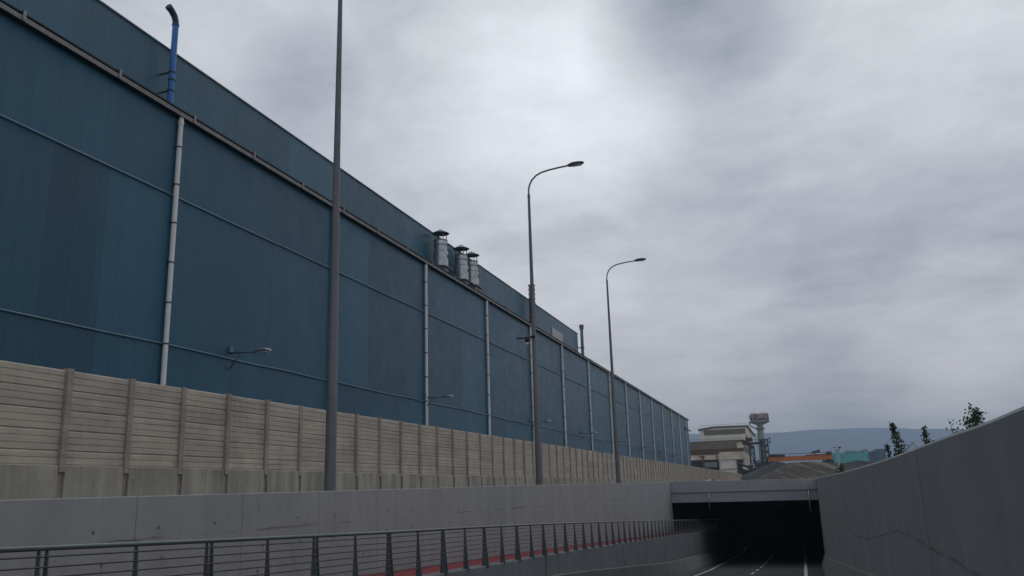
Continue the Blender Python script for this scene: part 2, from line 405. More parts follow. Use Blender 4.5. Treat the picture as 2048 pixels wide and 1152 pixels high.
M['slate_glass'] = simple('slate_glass', (.06, .10, .15), .4, .4)
M['leaf'] = None
def leafmat(name, a, b):
    n = NT(name); c = n.mix(n.rng(n.noise(1.6, 3), .35, .65, 0, 1), a, b)
    m = n.done(c, .6, .25); n.b.inputs['Transmission Weight'].default_value = 0
    return m
M['leaf'] = leafmat('green_leaves', (.017, .038, .013), (.045, .075, .026))
M['leaf2'] = leafmat('yellowish_leaves', (.05, .07, .02), (.10, .11, .03))
M['bark'] = simple('bark', (.07, .058, .045), .95, .1)
M['hill'] = simple('haze_blue_hillside', (.03, .075, .17), .95, .05, var=.3, scale=.004)  # blue of the distant haze mixed into the hill colour

# ---------------------------------------------------------------- terrain and trench
L_, RX, FX, BX, UX, PX = 10.4, 8.0, 16.5, 21.0, 23.2, 11.2      # distances left of the camera line
PY = 78.7                                                        # tunnel portal
GZ = -0.32                                                       # yard level
def lerp(tab, y):
    if y <= tab[0][0]: (a, p), (b, q) = tab[0], tab[1]
    elif y >= tab[-1][0]: (a, p), (b, q) = tab[-2], tab[-1]
    else:
        for (a, p), (b, q) in zip(tab, tab[1:]):
            if a <= y <= b: break
    return p+(q-p)*(y-a)/(b-a)
def road_z(y):
    return -3.0-.05*min(y, 120)
def path_z(y): return max(min(-1.24-.0362*y, -.4), -5.5) if y < 130 else -5.5
RAIL = [(-30, 1.0), (7.08, -.425), (11.9, -.60), (16.24, -.746), (22, -.92), (29.3, -1.165), (40.2, -1.565), (59.2, -2.30), (78.9, -3.09), (110, -4.25)]
def rail_z(y): return lerp(RAIL, y)
def curb_z(y): return rail_z(y)-1.02
def wx(y): return 1.7 if y < 30 else 1.7+.00021*(y-30)**2 if y < 90 else 2.456
def wall_l_top(y):
    return lerp([(-40, .04), (9.1, .075), (10.9, .085), (13.3, .09), (17.9, .106), (24, .132), (35.8, .184), (54.2, .217), (67, .25), (78.7, .32)], y)
WR = [(2048, 809.5), (2037, 811.5), (1994, 832), (1950, 850), (1902, 866), (1862, 882), (1810, 902.5), (1766, 919), (1722, 933), (1681, 945), (1644, 953)]
wr_tab = []
for px, py in WR:
    d = at(px, py, 1.0)
    y = 1.7/d.x
    for _ in range(40): y = wx(y)/d.x
    y = min(y, PY); wr_tab.append((y, d.z*y))
wr_tab.sort()
def wall_r_top(y):
    if y < wr_tab[0][0]: return wr_tab[0][1]
    return lerp(wr_tab, y)

# ground: one sheet with the trench and the tunnel left open
g = MB()
ys = [-250, -60, PY, 8300]
EX0, EX1 = -5900, 5900
g.quad((EX0, -250, GZ), (-L_-.2, -250, GZ), (-L_-.2, 8300, GZ), (EX0, 8300, GZ))
g.quad((2.4, -250, GZ), (EX1, -250, GZ), (EX1, 8300, GZ), (2.4, 8300, GZ))
g.quad((-L_-.2, -250, GZ), (2.4, -250, GZ), (2.4, -70, GZ), (-L_-.2, -70, GZ))
g.quad((1.95, -70, GZ), (2.4, -70, GZ), (2.4, PY+.5, GZ), (2.3, PY+.5, GZ))
g.quad((-L_-.2, PY+.5, GZ), (2.4, PY+.5, GZ), (2.4, 8300, GZ), (-L_-.2, 8300, GZ))
struct('ground', g, M['ground'])

TE = 260
YR = [-70+i*3 for i in range(94)]
LINE_L = [(-70, -7.3), (45, -7.02), (60, -6.72), (69, -6.52), (84, -6.55), (96, -6.7), (130, -6.9)]
LINE_C = [(-70, -3.4), (50, -3.36), (63.8, -3.13), (69, -3.0), (74, -2.9), (85, -2.84), (130, -2.8)]
LINE_R = [(-70, .2), (40, .24), (60, .38), (78, .55), (130, 1.0)]
def strip(x0, x1, dz, ya, yb, zf=road_z, n=None):
    n = n or max(2, int((yb-ya)/2)+1); m = MB()
    rows = []
    for i in range(n+1):
        y = ya+(yb-ya)*i/n
        rows.append([(x0(y) if callable(x0) else x0, y, zf(y)+dz), (x1(y) if callable(x1) else x1, y, zf(y)+dz)])
    m.loft(rows); return m
road = struct('road', strip(-10.5, lambda y: wx(y)+.8, 0, -70, TE+2), M['asphalt'])
struct('edge_line', strip(lambda y: lerp(LINE_L, y)-.09, lambda y: lerp(LINE_L, y)+.09, .005, -70, 130, n=200), M['paint'], road)
struct('edge_line', strip(lambda y: lerp(LINE_R, y)-.11, lambda y: lerp(LINE_R, y)+.11, .005, -70, 130, n=100), M['paint'], road)
y = 7.7
while y < 112:
    struct('lane_dash', strip(lambda y: lerp(LINE_C, y)-.085, lambda y: lerp(LINE_C, y)+.085, .005, y-1.15, y+1.15, n=2), M['paint'], road)
    y += 5.1
struct('drain_channel', strip(lambda y: lerp(LINE_L, y)-.94, lambda y: lerp(LINE_L, y)-.45, .006, -70, 110, n=120), M['gully'], road)
struct('cycle_path', strip(-L_+.02, -RX-.28, 0, -70, 130, path_z), M['path'])

# left retaining wall, cast in bays with a narrow joint between them
lw = thing('retaining_wall', 'long smooth grey concrete wall left of the ramp behind the railing', 'wall', (-L_, 30, GZ))
SEAM = [.28*L_*k+1.13*L_-.28*L_*8 for k in range(0, 60)]
SEAM = [s for s in SEAM if -20 < s < PY-1]+[PY]
m = MB(); prev = -70
for s in SEAM:
    a, b = prev+.0025, s-.0025
    if s == PY: b = PY+.45
    m.hexa([(-L_-.4, a, path_z(a)-.6), (-L_, a, path_z(a)-.6), (-L_, b, path_z(b)-.6), (-L_-.4, b, path_z(b)-.6)],
           [(-L_-.4, a, wall_l_top(a)), (-L_, a, wall_l_top(a)), (-L_, b, wall_l_top(b)), (-L_-.4, b, wall_l_top(b))])
    prev = s
part('wall_bays', m, M['wall_left'], lw, bevel=.016)
m = MB(); m.loft([[(-L_-.38, y_, path_z(y_)-.6), (-L_-.02, y_, path_z(y_)-.6), (-L_-.02, y_, wall_l_top(y_)-.03), (-L_-.38, y_, wall_l_top(y_)-.03)] for y_ in YR if y_ < PY], True)
part('joint_filler', m, M['parapet'], lw)

# right retaining wall
def fz(y): return min(-2.26-.0694*(y-22.7), 0) if y > -3 else road_z(y)+2.5
rw = thing('retaining_wall', 'tall dark grey concrete wall rising along the right side of the ramp', 'wall', (1.7, 30, GZ))
js = [-70, -45, -20, -4, 4.6, 12.9, 21.2, 29.5, 37.2, 45, 52.6, 60.5, 69, PY+.45]
m = MB()
for a, b in zip(js, js[1:]):
    n = max(2, int((b-a)/.6)) if b < 40 and a > -5 else 6
    rows = []
    for i in range(n+1):
        y = a+.02+(b-a-.04)*i/n; x = wx(y); zt = wall_r_top(y); ch = .035
        rows.append([(x, y, road_z(y)-.3), (x, y, zt-ch), (x+ch, y, zt), (x+.45, y, zt), (x+.45, y, road_z(y)-.3)])
    m.loft(rows, True, caps=True)
part('wall_bays', m, M['wall_right'], rw)
m = MB(); m.loft([[(wx(y_)+.03, y_, road_z(y_)-.3), (wx(y_)+.42, y_, road_z(y_)-.3), (wx(y_)+.42, y_, wall_r_top(y_)-.05), (wx(y_)+.03, y_, wall_r_top(y_)-.05)] for y_ in [i*1.0 for i in range(-70, 79)]], True)
part('joint_filler', m, M['tunnel'], rw)
m = MB(); m.loft([[(wx(y_)-.34, y_, road_z(y_)-.1), (wx(y_)-.30, y_, road_z(y_)+.12), (wx(y_)-.05, y_, fz(y_)), (wx(y_)+.02, y_, fz(y_)+.01), (wx(y_)+.02, y_, road_z(y_)-.1)] for y_ in [i*2.0 for i in range(-35, 41)]], True, caps=True)
part('kerb_footing', m, M['footing'], rw)

# parapet wall that carries the cycle path
pw = thing('parapet_wall', 'low concrete wall under the steel railing between red path and road', 'wall', (-RX, 40, -3))
gaps = [-70]+[3.471*RX+(6.906-3.471)*RX/2*k*1.0 for k in range(-4, 6)]+[130]
m = MB()
for a, b in zip(gaps, gaps[1:]):
    n = max(2, int((b-a)/2)); rows = []
    for i in range(n+1):
        y = a+.045+(b-a-.09)*i/n; zt = curb_z(y)
        rows.append([(-RX+.08, y, road_z(y)-.3), (-RX+.08, y, zt-.02), (-RX+.06, y, zt), (-RX-.3, y, zt), (-RX-.3, y, path_z(y)-.5 if path_z(y)-.5 < zt-.1 else zt-.1)])
    m.loft(rows, True, caps=True)
part('wall_bays', m, M['parapet'], pw)
m = MB(); m.loft([[(-RX+.03, y_, road_z(y_)-.3), (-RX+.03, y_, curb_z(y_)-.06), (-RX-.25, y_, curb_z(y_)-.06)] for y_ in YR if y_ < 130])
part('joint_filler', m, M['tunnel'], pw)
FT = [(-70, 1.6), (29.8, 1.59), (36, 1.47), (55.9, 1.03), (81, .94), (130, .9)]
m = MB(); m.loft([[(-RX+.05, y_, road_z(y_)-.2), (-RX+.07, y_, road_z(y_)+lerp(FT, y_)), (-RX+.20, y_, road_z(y_)+lerp(FT, y_)-.02), (lerp(LINE_L, y_)-.95, y_, road_z(y_)+.10), (lerp(LINE_L, y_)-.93, y_, road_z(y_)-.1)] for y_ in [i*1.5 for i in range(-46, 80)]])
part('sloped_footing', m, M['footing'], pw)

# tunnel tube and portal beam
TE = 260
t = MB()
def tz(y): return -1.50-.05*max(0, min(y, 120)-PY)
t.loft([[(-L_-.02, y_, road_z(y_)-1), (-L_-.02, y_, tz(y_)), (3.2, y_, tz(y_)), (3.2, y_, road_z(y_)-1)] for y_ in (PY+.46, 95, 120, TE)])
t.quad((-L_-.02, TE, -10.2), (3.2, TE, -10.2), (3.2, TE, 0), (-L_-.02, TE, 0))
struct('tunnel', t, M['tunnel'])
tp = thing('tunnel_portal', 'grey concrete beam over the mouth of the dark underpass', 'portal', (-4, PY, -1.6))
m = MB(); m.prism([(-L_-.02, -.72), (wx(PY)+.04, -.72), (wx(PY)+.04, .19), (-L_-.02, .30)], 'y', PY, PY+1.2)
part('upper_fascia', m, M['portal'], tp, bevel=.02)
m = MB(); m.box(-L_+.01, -7.1, PY+.12, PY+1.1, -1.58, -.70); m.box(-7.085, 1.55, PY+.12, PY+1.1, -1.6, -.70); m.box(1.565, wx(PY)+.04, PY+.12, PY+1.1, -1.6, -.70)
part('lower_beam', m, M['portal'], tp, bevel=.015)
for x_, zb in ((-7.05, -2.1), (1.45, -2.55)):
    m = MB(); m.tube([(x_, PY+.04, -.74), (x_-.01, PY+.04, zb)], .055, 8); part('drain_pipe', m, M['zinc'], tp)

# ---------------------------------------------------------------- steel railing
rl = thing('railing', 'grey steel railing with tapered posts and seven thin bars beside the red path', 'railing', (-RX, 7.6, curb_z(7.6)))
ry = [3.0+i*1.0 for i in range(0, 100)]
rv = world_loc(rl)
m = MB(); m.tube([(-RX, y_, rail_z(y_)-.03) for y_ in ry], .031, 12); part('handrail', m, M['rail'], rl)
for k in range(7):
    dz = (.123, .235, .346, .457, .567, .69, .82)[k]
    m = MB(); m.tube([(-RX+.022+.006*k, y_, rail_z(y_)-dz) for y_ in ry], .0105, 6); part('bar', m, M['rail_bar'], rl)
pm = MB()
pm.prism([(-.02, -.05), (.02, -.05), (.045, -.45), (.10, -1.035), (-.055, -1.035), (-.03, -.45)], 'y', -.008, .008)
pm.box(-.10, .13, -.06, .06, -1.035, -1.018)
pmesh = pm.mesh('post', M['rail']); first = None
k = -1
while True:
    yj = .955*RX+.3612*RX*k
    if yj > 96: break
    for dy in (-.055, .055, .3612*RX/2):
        y = yj+dy
        o = bpy.data.objects.new('post', pmesh); COL.objects.link(o); o.parent = rl
        o.location = Vector((-RX, y, rail_z(y)))-rv
    k += 1

# ---------------------------------------------------------------- precast fence
fe = thing('precast_fence', 'sandy precast concrete fence of ribbed slabs and posts on a stained base wall', 'fence', (-FX, 16, GZ))
fv = world_loc(fe)
SP = .1262*FX; FTOP = .1915*FX; FBOT = .74
y0 = .9694*FX-2*SP
NB = 100
def panel_mesh():
    m = MB(); ph = (FTOP-FBOT)/5; a, b = .085, SP-.085
    prof = []
    for i in range(5):
        z = FBOT+ph*i
        prof += [(-.04, z+.0), (-.035, z+.012), (.0, z+.026)]
        for q in (1, 2):
            zz = z+ph*q/3+.005
            prof += [(.005, zz-.012), (-.013, zz-.006), (-.013, zz+.006), (.004, zz+.015)]
        prof += [(.006, z+ph-.03), (-.012, z+ph-.010)]
    prof[-1] = (-.01, FTOP)
    rows = [[(x, y_, z) for x, z in prof]+[(-.07, y_, FTOP), (-.07, y_, FBOT)] for y_ in (a, b)]
    m.loft(rows, True, caps=True)
    return m.mesh('panel', M['fence'])
pmesh2 = panel_mesh()
m = MB(); m.hexa([(-.1, -.085, FBOT-.02), (.085, -.085, FBOT-.02), (.085, .085, FBOT-.02), (-.1, .085, FBOT-.02)],
                 [(-.1, -.085, FTOP+.03), (.085, -.085, FTOP+.03), (.085, .085, FTOP+.03), (-.1, .085, FTOP+.03)])
m.box(-.1, .0, -.10, .10, GZ, FBOT-.02)
pomesh = m.mesh('post', M['fence_post_shaded'])
def fence_lift(y): return 0
rest_p, rest_q = MB(), MB()
for i in range(NB):
    y = y0+i*SP; rr = random.Random(i)
    dx = rr.uniform(-.008, .008)
    o = bpy.data.objects.new('post', pomesh); COL.objects.link(o); o.parent = fe; o.location = Vector((-FX+dx, y, rr.uniform(-.012, .012)))-fv
    o.rotation_euler = (rr.uniform(-.004, .004), rr.uniform(-.004, .004), 0)
    o = bpy.data.objects.new('panel', pmesh2); COL.objects.link(o); o.parent = fe; o.location = Vector((-FX+dx, y, 0))-fv
for i in range(NB, 150):
    y = y0+i*SP
    rest_p.box(-FX-.1, -FX+.055, y-.085, y+.085, GZ, FTOP+.03); rest_q.box(-FX-.06, -FX, y+.09, y+SP-.09, FBOT, FTOP)
part('far_posts', rest_p, M['fence_post_shaded'], fe)['kind'] = 'stuff'
part('far_panels', rest_q, M['fence'], fe)['kind'] = 'stuff'
m = MB()
for i in range(150):
    a, b = y0+i*SP+.105, y0+(i+1)*SP-.105
    za, zb = [.885-(y_-15)*.0016 if y_ < 90 else .765 for y_ in (a, b)]
    m.hexa([(-FX-.1, a, GZ), (-FX+.075, a, GZ), (-FX+.075, b, GZ), (-FX-.1, b, GZ)], [(-FX-.1, a, za), (-FX+.075, a, za), (-FX+.075, b, zb), (-FX-.1, b, zb)])
part('base_wall', m, M['fence_base'], fe, bevel=.012)

# ---------------------------------------------------------------- the blue hall
HY0, HY1 = -25.0, 9.40*BX
GZB = 14.30
hall = thing('factory_hall', 'huge blue metal clad factory hall running along the left behind the fence', 'factory', (-BX, 60, GZ))
m = MB(); m.box(-BX-.25, -BX, HY0, HY1, GZ, 14.5)
m.box(-80, -BX-.25, HY1-.25, HY1, GZ, 14.62); m.box(-80, -BX-.25, HY0, HY0+.25, GZ, 14.62); m.box(-80.25, -80, HY0, HY1, GZ, 14.62)
part('lower_wall', m, M['clad_low'], hall)
UY1 = 99.5; UT = .799*UX
m = MB(); m.box(-UX-.25, -UX, HY0+.3, UY1, 14.5, UT); m.box(-78, -UX-.25, UY1-.25, UY1, 14.5, UT); m.box(-78, -UX-.25, HY0+.3, HY0+.55, 14.5, UT)
part('upper_wall', m, M['clad_up'], hall)
m = MB(); m.box(-UX-.4, -UX+.05, HY0+.3, UY1+.05, UT, UT+.07); part('roof_trim', m, M['roof'], hall)
m = MB(); m.prism([(-80, 14.8), (-BX-.01, 14.53), (-BX-.01, 14.60), (-80, 14.95)], 'y', HY0+.05, HY1-.05); m.box(-78, -UX-.4, HY0+.3, UY1, UT-.3, UT-.1)
part('roof', m, M['roof'], hall)
m = MB(); m.prism([(-BX+.215, GZB+.0), (-BX+.245, GZB+.0), (-BX+.265, GZB+.15), (-BX+.225, GZB+.15)], 'y', HY0, HY1+.15)
part('gutter', m, M['gutter'], hall)
m = MB(); m.box(-BX+.01, -BX+.213, HY0, HY1+.1, GZB+.012, GZB+.05); part('gutter_shadow_soffit', m, M['trim_dark'], hall)  # soffit coloured dark to give the shadow band under the lip
m = MB(); m.box(-BX+.01, -BX+.12, HY0, HY1, GZB+.052, GZB+.22); m.prism([(-BX+.0, GZB+.25), (-BX+.24, GZB+.23), (-BX+.245, GZB+.275), (-BX+.0, GZB+.32)], 'y', HY0, HY1+.1)
part('eaves_trim', m, M['trim_dark'], hall)
hv = world_loc(hall)
m = MB(); m.box(0, .03, -.05, .05, -.01, .33); m.box(-.26, .0, -.04, .04, .325, .345)
bme = m.mesh('gutter_bracket', M['gutter'])
k = 0
while True:
    y = (.817+.1868*(k-3))*BX
    if y > HY1: break
    o = bpy.data.objects.new('gutter_bracket', bme); COL.objects.link(o); o.parent = hall; o.location = Vector((-BX+.27, y, GZB))-hv
    k += 1
# downpipes with dark collars
dp, cm = MB(), MB()
dp.tube([(0, 0, GZ), (0, 0, GZB-.25), (0, 0, GZB-.08), (0, 0, GZB+.03)], .095, 12)
cm.lathe((0, 0, 0), [(.098, 0), (.112, 0), (.112, .05), (.098, .05)], 12); cm.box(-.115, -.08, -.13, .13, .005, .045)
hm_ = MB(); hm_.lathe((0, 0, GZB-.30), [(.098, 0), (.118, .01), (.118, .16), (.098, .17)], 12)
dme, cme, hme = dp.mesh('downpipe', M['downpipe']), cm.mesh('pipe_collar', M['collar']), hm_.mesh('pipe_socket', M['downpipe'])
for q in (.60, 1.169, 1.728, 2.284, 2.84, 3.40, 3.935, 4.515, 5.09, 5.645, 6.21, 6.79, 7.40, 8.0, 8.58, 9.15):
    o = bpy.data.objects.new('downpipe', dme); COL.objects.link(o); o.parent = hall; o.location = Vector((-BX+.115, q*BX*.995, 0))-hv
    c = bpy.data.objects.new('pipe_socket', hme); COL.objects.link(c); c.parent = o
    for i in range(2, 9):
        c = bpy.data.objects.new('pipe_collar', cme); COL.objects.link(c); c.parent = o; c.location = (0, 0, .9+i*1.52)
for zc, wob in ((.5295*BX, .02), (.2605*BX, .05)):
    m = MB(); rr = random.Random(int(zc))
    m.tube([(-BX+.05, HY0+i*2.6, zc+rr.uniform(-wob, wob)*.6) for i in range(int((HY1-HY0)/2.6)+1)], .032, 8)
    part('conduit', m, M['conduit'], hall)
m = MB(); m.box(-UX+.01, -UX+.07, 87.2, 91.7, 15.2, 17.22)
for i in range(12): m.box(-UX+.07, -UX+.09, 87.3, 91.6, 15.3+i*.16, 15.3+i*.16+.05)
part('louvre_panel', m, M['louvre'], hall)
m = MB(); m.box(-BX-.1, -BX+.02, HY1-1.2, HY1-.9, GZ, 1.0); m.tube([(-BX+.1, HY1-9.0, 12.15), (-BX+.1, HY1+4.0, 12.15)], .13, 8)
part('end_bracket', m, M['trim_dark'], hall)

# exhaust stacks
SX = -UX+.75
def stack(y, top, label):
    t = thing('exhaust_stack', label, 'exhaust stack', (SX, y, 14.9), 'capped exhaust stacks on the hall roof')
    s = top-18.83
    m = MB(); m.lathe((SX, y, 0), [(.46, 14.85), (.46, 16.0+s)], 24); part('lower_duct', m, M['zinc_dark'], t)
    m = MB(); m.lathe((SX, y, 0), [(.475, 17.1+s), (.475, 18.02+s), (.44, 18.02+s), (.44, 17.1+s)], 24); fl = part('flue', m, M['zinc'], t)
    m = MB(); m.lathe((SX, y, 0), [(.40, 16.02+s), (.545, 16.05+s), (.545, 17.12+s), (.50, 17.16+s), (.48, 17.16+s)], 24); dr = part('lower_drum', m, M['zinc'], t)
    m = MB(); m.prism([(-.02, .62), (.02, .62), (.02, .80), (-.02, .80)], 'x', SX-.1, SX+.1); 
    m = MB(); m.box(SX+.50, SX+.56, y-.07, y+.07, 16.62+s, 16.9+s); part('inspection_hatch', m, M['black'], dr)
    for z in (17.13, 17.60, 17.97):
        m = MB(); m.lathe((SX, y, z+s), [(.47, 0), (.515, .0), (.515, .05), (.47, .05)], 24); part('band', m, M['zinc_dark'], fl)
    m = MB(); m.lathe((SX, y, 0), [(.60, 18.53+s), (.64, 18.54+s), (.05, 18.88+s), (.02, 18.89+s)], 24); part('rain_cap', m, M['zinc_dark'], t)
    for k in range(4):
        a = math.pi/4+k*math.pi/2; m = MB(); c, q = .46*math.cos(a), .46*math.sin(a)
        m.beam((SX+c, y+q, 17.95+s), (SX+c, y+q, 18.6+s), .045); part('cap_strut', m, M['zinc_dark'], t)
    m = MB(); m.box(SX-.6, SX+.62, y-.62, y+.95, 15.9+s, 15.96+s); m.hexa([(SX-.5, y-.5, 15.55+s), (SX+.5, y-.5, 15.55+s), (SX+.5, y-.2, 15.55+s), (SX-.5, y-.2, 15.55+s)], [(SX-.5, y-.55, 15.89+s), (SX+.5, y-.55, 15.89+s), (SX+.5, y+.7, 15.89+s), (SX-.5, y+.7, 15.89+s)])
    part('base_plate', m, M['zinc_dark'], t)
    return t
stack(2.405*-SX, 18.83*-SX/22.7, 'zinc exhaust stack with conical cap standing apart, nearest of the three')
stack(2.588*-SX, 18.77*-SX/22.7, 'zinc exhaust stack with conical cap, middle of the three on the roof')
stack(2.690*-SX, 18.85*-SX/22.7, 'zinc exhaust stack half hidden behind the middle one, farthest of three')

bx, by = -UX+.55, 1.138*(UX-.55)
t = thing('vent_pipe', 'bright blue vent pipe with a dark bent mouth rising above the hall roof', 'vent pipe', (bx, by, 14.8))
zt = .858*(-bx)
m = MB(); m.tube([(bx, by, 14.7), (bx, by, zt)], .125, 14); part('pipe', m, M['blue_pipe'], t)
m = MB()
for z in (16.85, zt-.05): m.lathe((bx, by, z), [(.126, 0), (.15, 0), (.15, .06), (.126, .06)], 14)
part('flange', m, M['blue_dark'], t)
m = MB()
el = [(bx, by, zt), (bx, by-.02, zt+.18), (bx, by-.12, zt+.36), (bx, by-.30, zt+.50), (bx, by-.50, zt+.58)]
m.tube(el, [.13, .13, .135, .14, .15], 14, caps=False); m.tube([(bx, by-.47, zt+.57), (bx, by-.46, zt+.568)], .138, 14)
part('elbow', m, M['blue_dark'], t)
for z in (16.4, 17.23):
    m = MB(); m.box(-UX+.005, bx-.1, by-.06, by, z-.03, z+.03); m.lathe((bx, by, z-.03), [(.126, 0), (.145, 0), (.145, .06), (.126, .06)], 14); part('wall_bracket', m, M['blue_dark'], t)

rx, ry_ = -UX+.6, 3.444*(UX-.6)
t = thing('ringed_duct', 'grey ringed duct on the hall roof directly behind the middle street lamp pole', 'duct', (rx, ry_, 14.8))
zt = .8786*(-rx)
m = MB(); m.tube([(rx, ry_, 14.7), (rx, ry_, zt)], .30, 16); part('pipe', m, M['zinc_dark'], t)
m = MB()
for i in range(10): m.lathe((rx, ry_, zt-.06-i*.46), [(.30, 0), (.37, 0), (.37, .05), (.30, .05)], 16)
part('rings', m, M['zinc_dark'], t)
ex, ey = -UX+.3, 100.6
t = thing('vent_pipe', 'grey blue vent pipe with a small cap at the far end of the upper wall', 'vent pipe', (ex, ey, 14.8))
m = MB(); m.tube([(ex, ey, 14.7), (ex, ey, 19.55)], .19, 14); part('pipe', m, M['conduit'], t)
m = MB(); m.lathe((ex, ey, 19.2), [(.2, 0), (.30, .3), (.30, .62), (.12, .72), (.02, .73)], 14); part('rain_cap', m, M['zinc_dark'], t)
m = MB(); m.lathe((ex, ey, 16.9), [(.2, 0), (.27, 0), (.27, .12), (.2, .12)], 14); m.box(ex-.5, ex-.15, ey-.3, ey+.02, 16.93, 17.0); part('clamp', m, M['zinc_dark'], t)

# small lamps bracketed to the hall
def wall_lamp(y, label):
    t = thing('wall_lamp', label, 'wall lamp', (-BX+.02, y, 5.72), 'lamps bracketed to the hall wall')
    m = MB(); m.box(-BX+.003, -BX+.12, y-.08, y+.08, 5.74, 5.95); part('junction_box', m, M['conduit'], t)
    m = MB(); m.tube([(-BX+.05, y, 5.70), (-BX+1.3, y, 5.66)], .032, 8); m.tube([(-BX+.05, y, 5.05), (-BX+.55, y, 5.69)], .026, 8); part('arm', m, M['rail'], t)
    m = MB(); m.loft([[(-BX+1.15, y+a*.10, 5.66+b*.05) for a, b in ((-1, 0), (-.7, 1), (.7, 1), (1, 0), (.7, -.6), (-.7, -.6))],
                      [(-BX+1.40, y+a*.17, 5.69+b*.10) for a, b in ((-1, 0), (-.7, 1), (.7, 1), (1, 0), (.7, -.6), (-.7, -.6))],
                      [(-BX+1.75, y+a*.17, 5.70+b*.09) for a, b in ((-1, 0), (-.7, 1), (.7, 1), (1, 0), (.7, -.6), (-.7, -.6))],
                      [(-BX+1.92, y+a*.09, 5.68+b*.04) for a, b in ((-1, 0), (-.7, 1), (.7, 1), (1, 0), (.7, -.6), (-.7, -.6))]], True, True, True)
    part('head', m, M['zinc'], t)
    m = MB(); m.box(-BX+1.38, -BX+1.80, y-.11, y+.11, 5.60, 5.64); part('lens', m, M['lens'], t)
    return t
wl = wall_lamp(1.345*BX, 'small wall lamp on the hall, nearest and largest, left of the thick pole')
for q, lab in ((2.27, 'small wall lamp on the hall beside the downpipe under the exhaust stacks'),
               (3.35, 'small wall lamp on the hall just right of the middle street lamp pole'),
               (4.25, 'small wall lamp on the hall midway between the middle and far lamp poles'),
               (5.2, 'small wall lamp on the hall just right of the farthest street lamp pole'),
               (6.1, 'small wall lamp on the hall, third from its far end'),
               (7.0, 'tiny wall lamp on the hall, second from its far end'),
               (7.95, 'tiny wall lamp on the hall, the last before its far end')):
    c = copy_tree(wl, (0, (q-1.345)*BX, 0)); c['label'] = lab

# ---------------------------------------------------------------- street lamps
def street_lamp(y, label):
    x = -PX
    t = thing('street_lamp', label, 'street lamp', (x, y, GZ), 'tall street lamps along the ramp')
    m = MB(); m.tube([(x, y, GZ), (x, y, 4.5), (x, y, 4.52), (x, y, 14.55)], [.152, .128, .122, .062], 20); part('pole', m, M['galv'], t)
    m = MB(); m.lathe((x, y, GZ), [(.3, 0), (.3, .04), (.16, .05), (.155, .3)], 20); part('base_flange', m, M['galv'], t)
    m = MB(); m.lathe((x, y, 14.45), [(.06, 0), (.072, .01), (.072, .16), (.05, .18)], 14); part('joint_sleeve', m, M['galv'], t)
    pts = [(x, y, 14.5), (x, y, 14.85), (x+.06, y, 15.12), (x+.2, y, 15.38), (x+.42, y, 15.58), (x+.72, y, 15.71), (x+1.1, y, 15.78), (x+1.6, y, 15.83), (x+2.2, y, 15.87)]
    m = MB(); m.tube(pts, .044, 12); part('arm', m, M['galv'], t)
    sec = ((-1, -.1), (-.85, .55), (-.4, 1), (.4, 1), (.85, .55), (1, -.1), (.8, -.5), (-.8, -.5))
    m = MB(); m.loft([[(x+dx, y+a*w, z+b*h) for a, b in sec] for dx, w, h, z in
                      ((2.08, .05, .05, 15.86), (2.16, .10, .09, 15.86), (2.34, .15, .12, 15.88), (2.62, .165, .11, 15.90), (2.86, .13, .075, 15.91), (2.95, .06, .03, 15.905))], True, True, True)
    hd = part('head', m, M['lamp_head'], t)
    m = MB(); m.box(x+2.32, x+2.82, y-.10, y+.10, 15.80, 15.835); part('lens', m, M['lens'], hd)
    return t
s1 = street_lamp(1.735*PX, 'thick grey street lamp pole, nearest of the three, cut off by the photo top')
for q, lab in ((3.452, 'middle grey street lamp with curved arm, the one carrying a small camera'), (5.205, 'smallest, farthest grey street lamp with curved arm')):
    c = copy_tree(s1, (0, (q-1.735)*PX, 0)); c['label'] = lab
cy_ = 3.452*PX
t = thing('security_camera', 'small dome security camera on a bracket on the middle street lamp pole', 'camera', (-PX, cy_, 7.2))
m = MB(); m.box(-PX-.80, -PX-.10, cy_-.03, cy_+.03, 7.20, 7.26); m.box(-PX-.13, -PX+.10, cy_-.135, cy_-.115, 7.17, 7.29); m.box(-PX-.85, -PX-.78, cy_-.05, cy_+.05, 7.17, 7.28); part('bracket', m, M['black'], t)
m = MB(); m.lathe((-PX-.36, cy_, 6.98), [(.07, 0), (.10, .06), (.10, .18), (.05, .23)], 14); m.tube([(-PX-.36, cy_, 7.19), (-PX-.36, cy_, 7.25)], .03, 8); part('housing', m, M['black'], t)
m = MB(); m.lathe((-PX-.36, cy_, 6.87), [(.01, 0), (.06, .02), (.09, .08), (.085, .12)], 14); part('dome', m, M['white'], t)

# ---------------------------------------------------------------- the works in the background
def face_pts(Y, *pts): return [at(px, py, Y) for px, py in pts]
SY = 430.0
def zl(py, px=1440): return at(px, py, SY).z
def xl(px, py=900): return at(px, py, SY).x
wk = thing('steelworks_building', 'cream stepped steelworks building with dirty olive window bands beyond the fence', 'factory', (xl(1450), SY, GZ))
DEP = 105.0
# lower block
x0, x1 = xl(1366), xl(1486.5)
zt0, zt1 = at(1377, 886, SY).z, at(1486, 883, SY).z
m = MB(); m.box(x0, x1, SY, SY+DEP, GZ+.02, zt1); part('lower_block', m, M['cream'], wk)
m = MB(); m.box(x0-.6, x1+.8, SY-.8, SY+DEP, zt1, zt1+.9); part('lower_roof_edge', m, M['roof_edge'], wk)
def fpanel(name, mat, pxa, pya, pxb, pyb, d=.25, par=None):
    a, b = at(pxa, pya, SY), at(pxb, pyb, SY)
    m = MB(); m.box(a.x, b.x, SY-d, SY-.002, b.z, a.z); return part(name, m, mat, par or wk)
fpanel('window_band', M['olive'], 1368, 890, 1474.6, 900.5)
fpanel('rusty_band', M['rust'], 1368, 900.5, 1489, 906.2, .5)
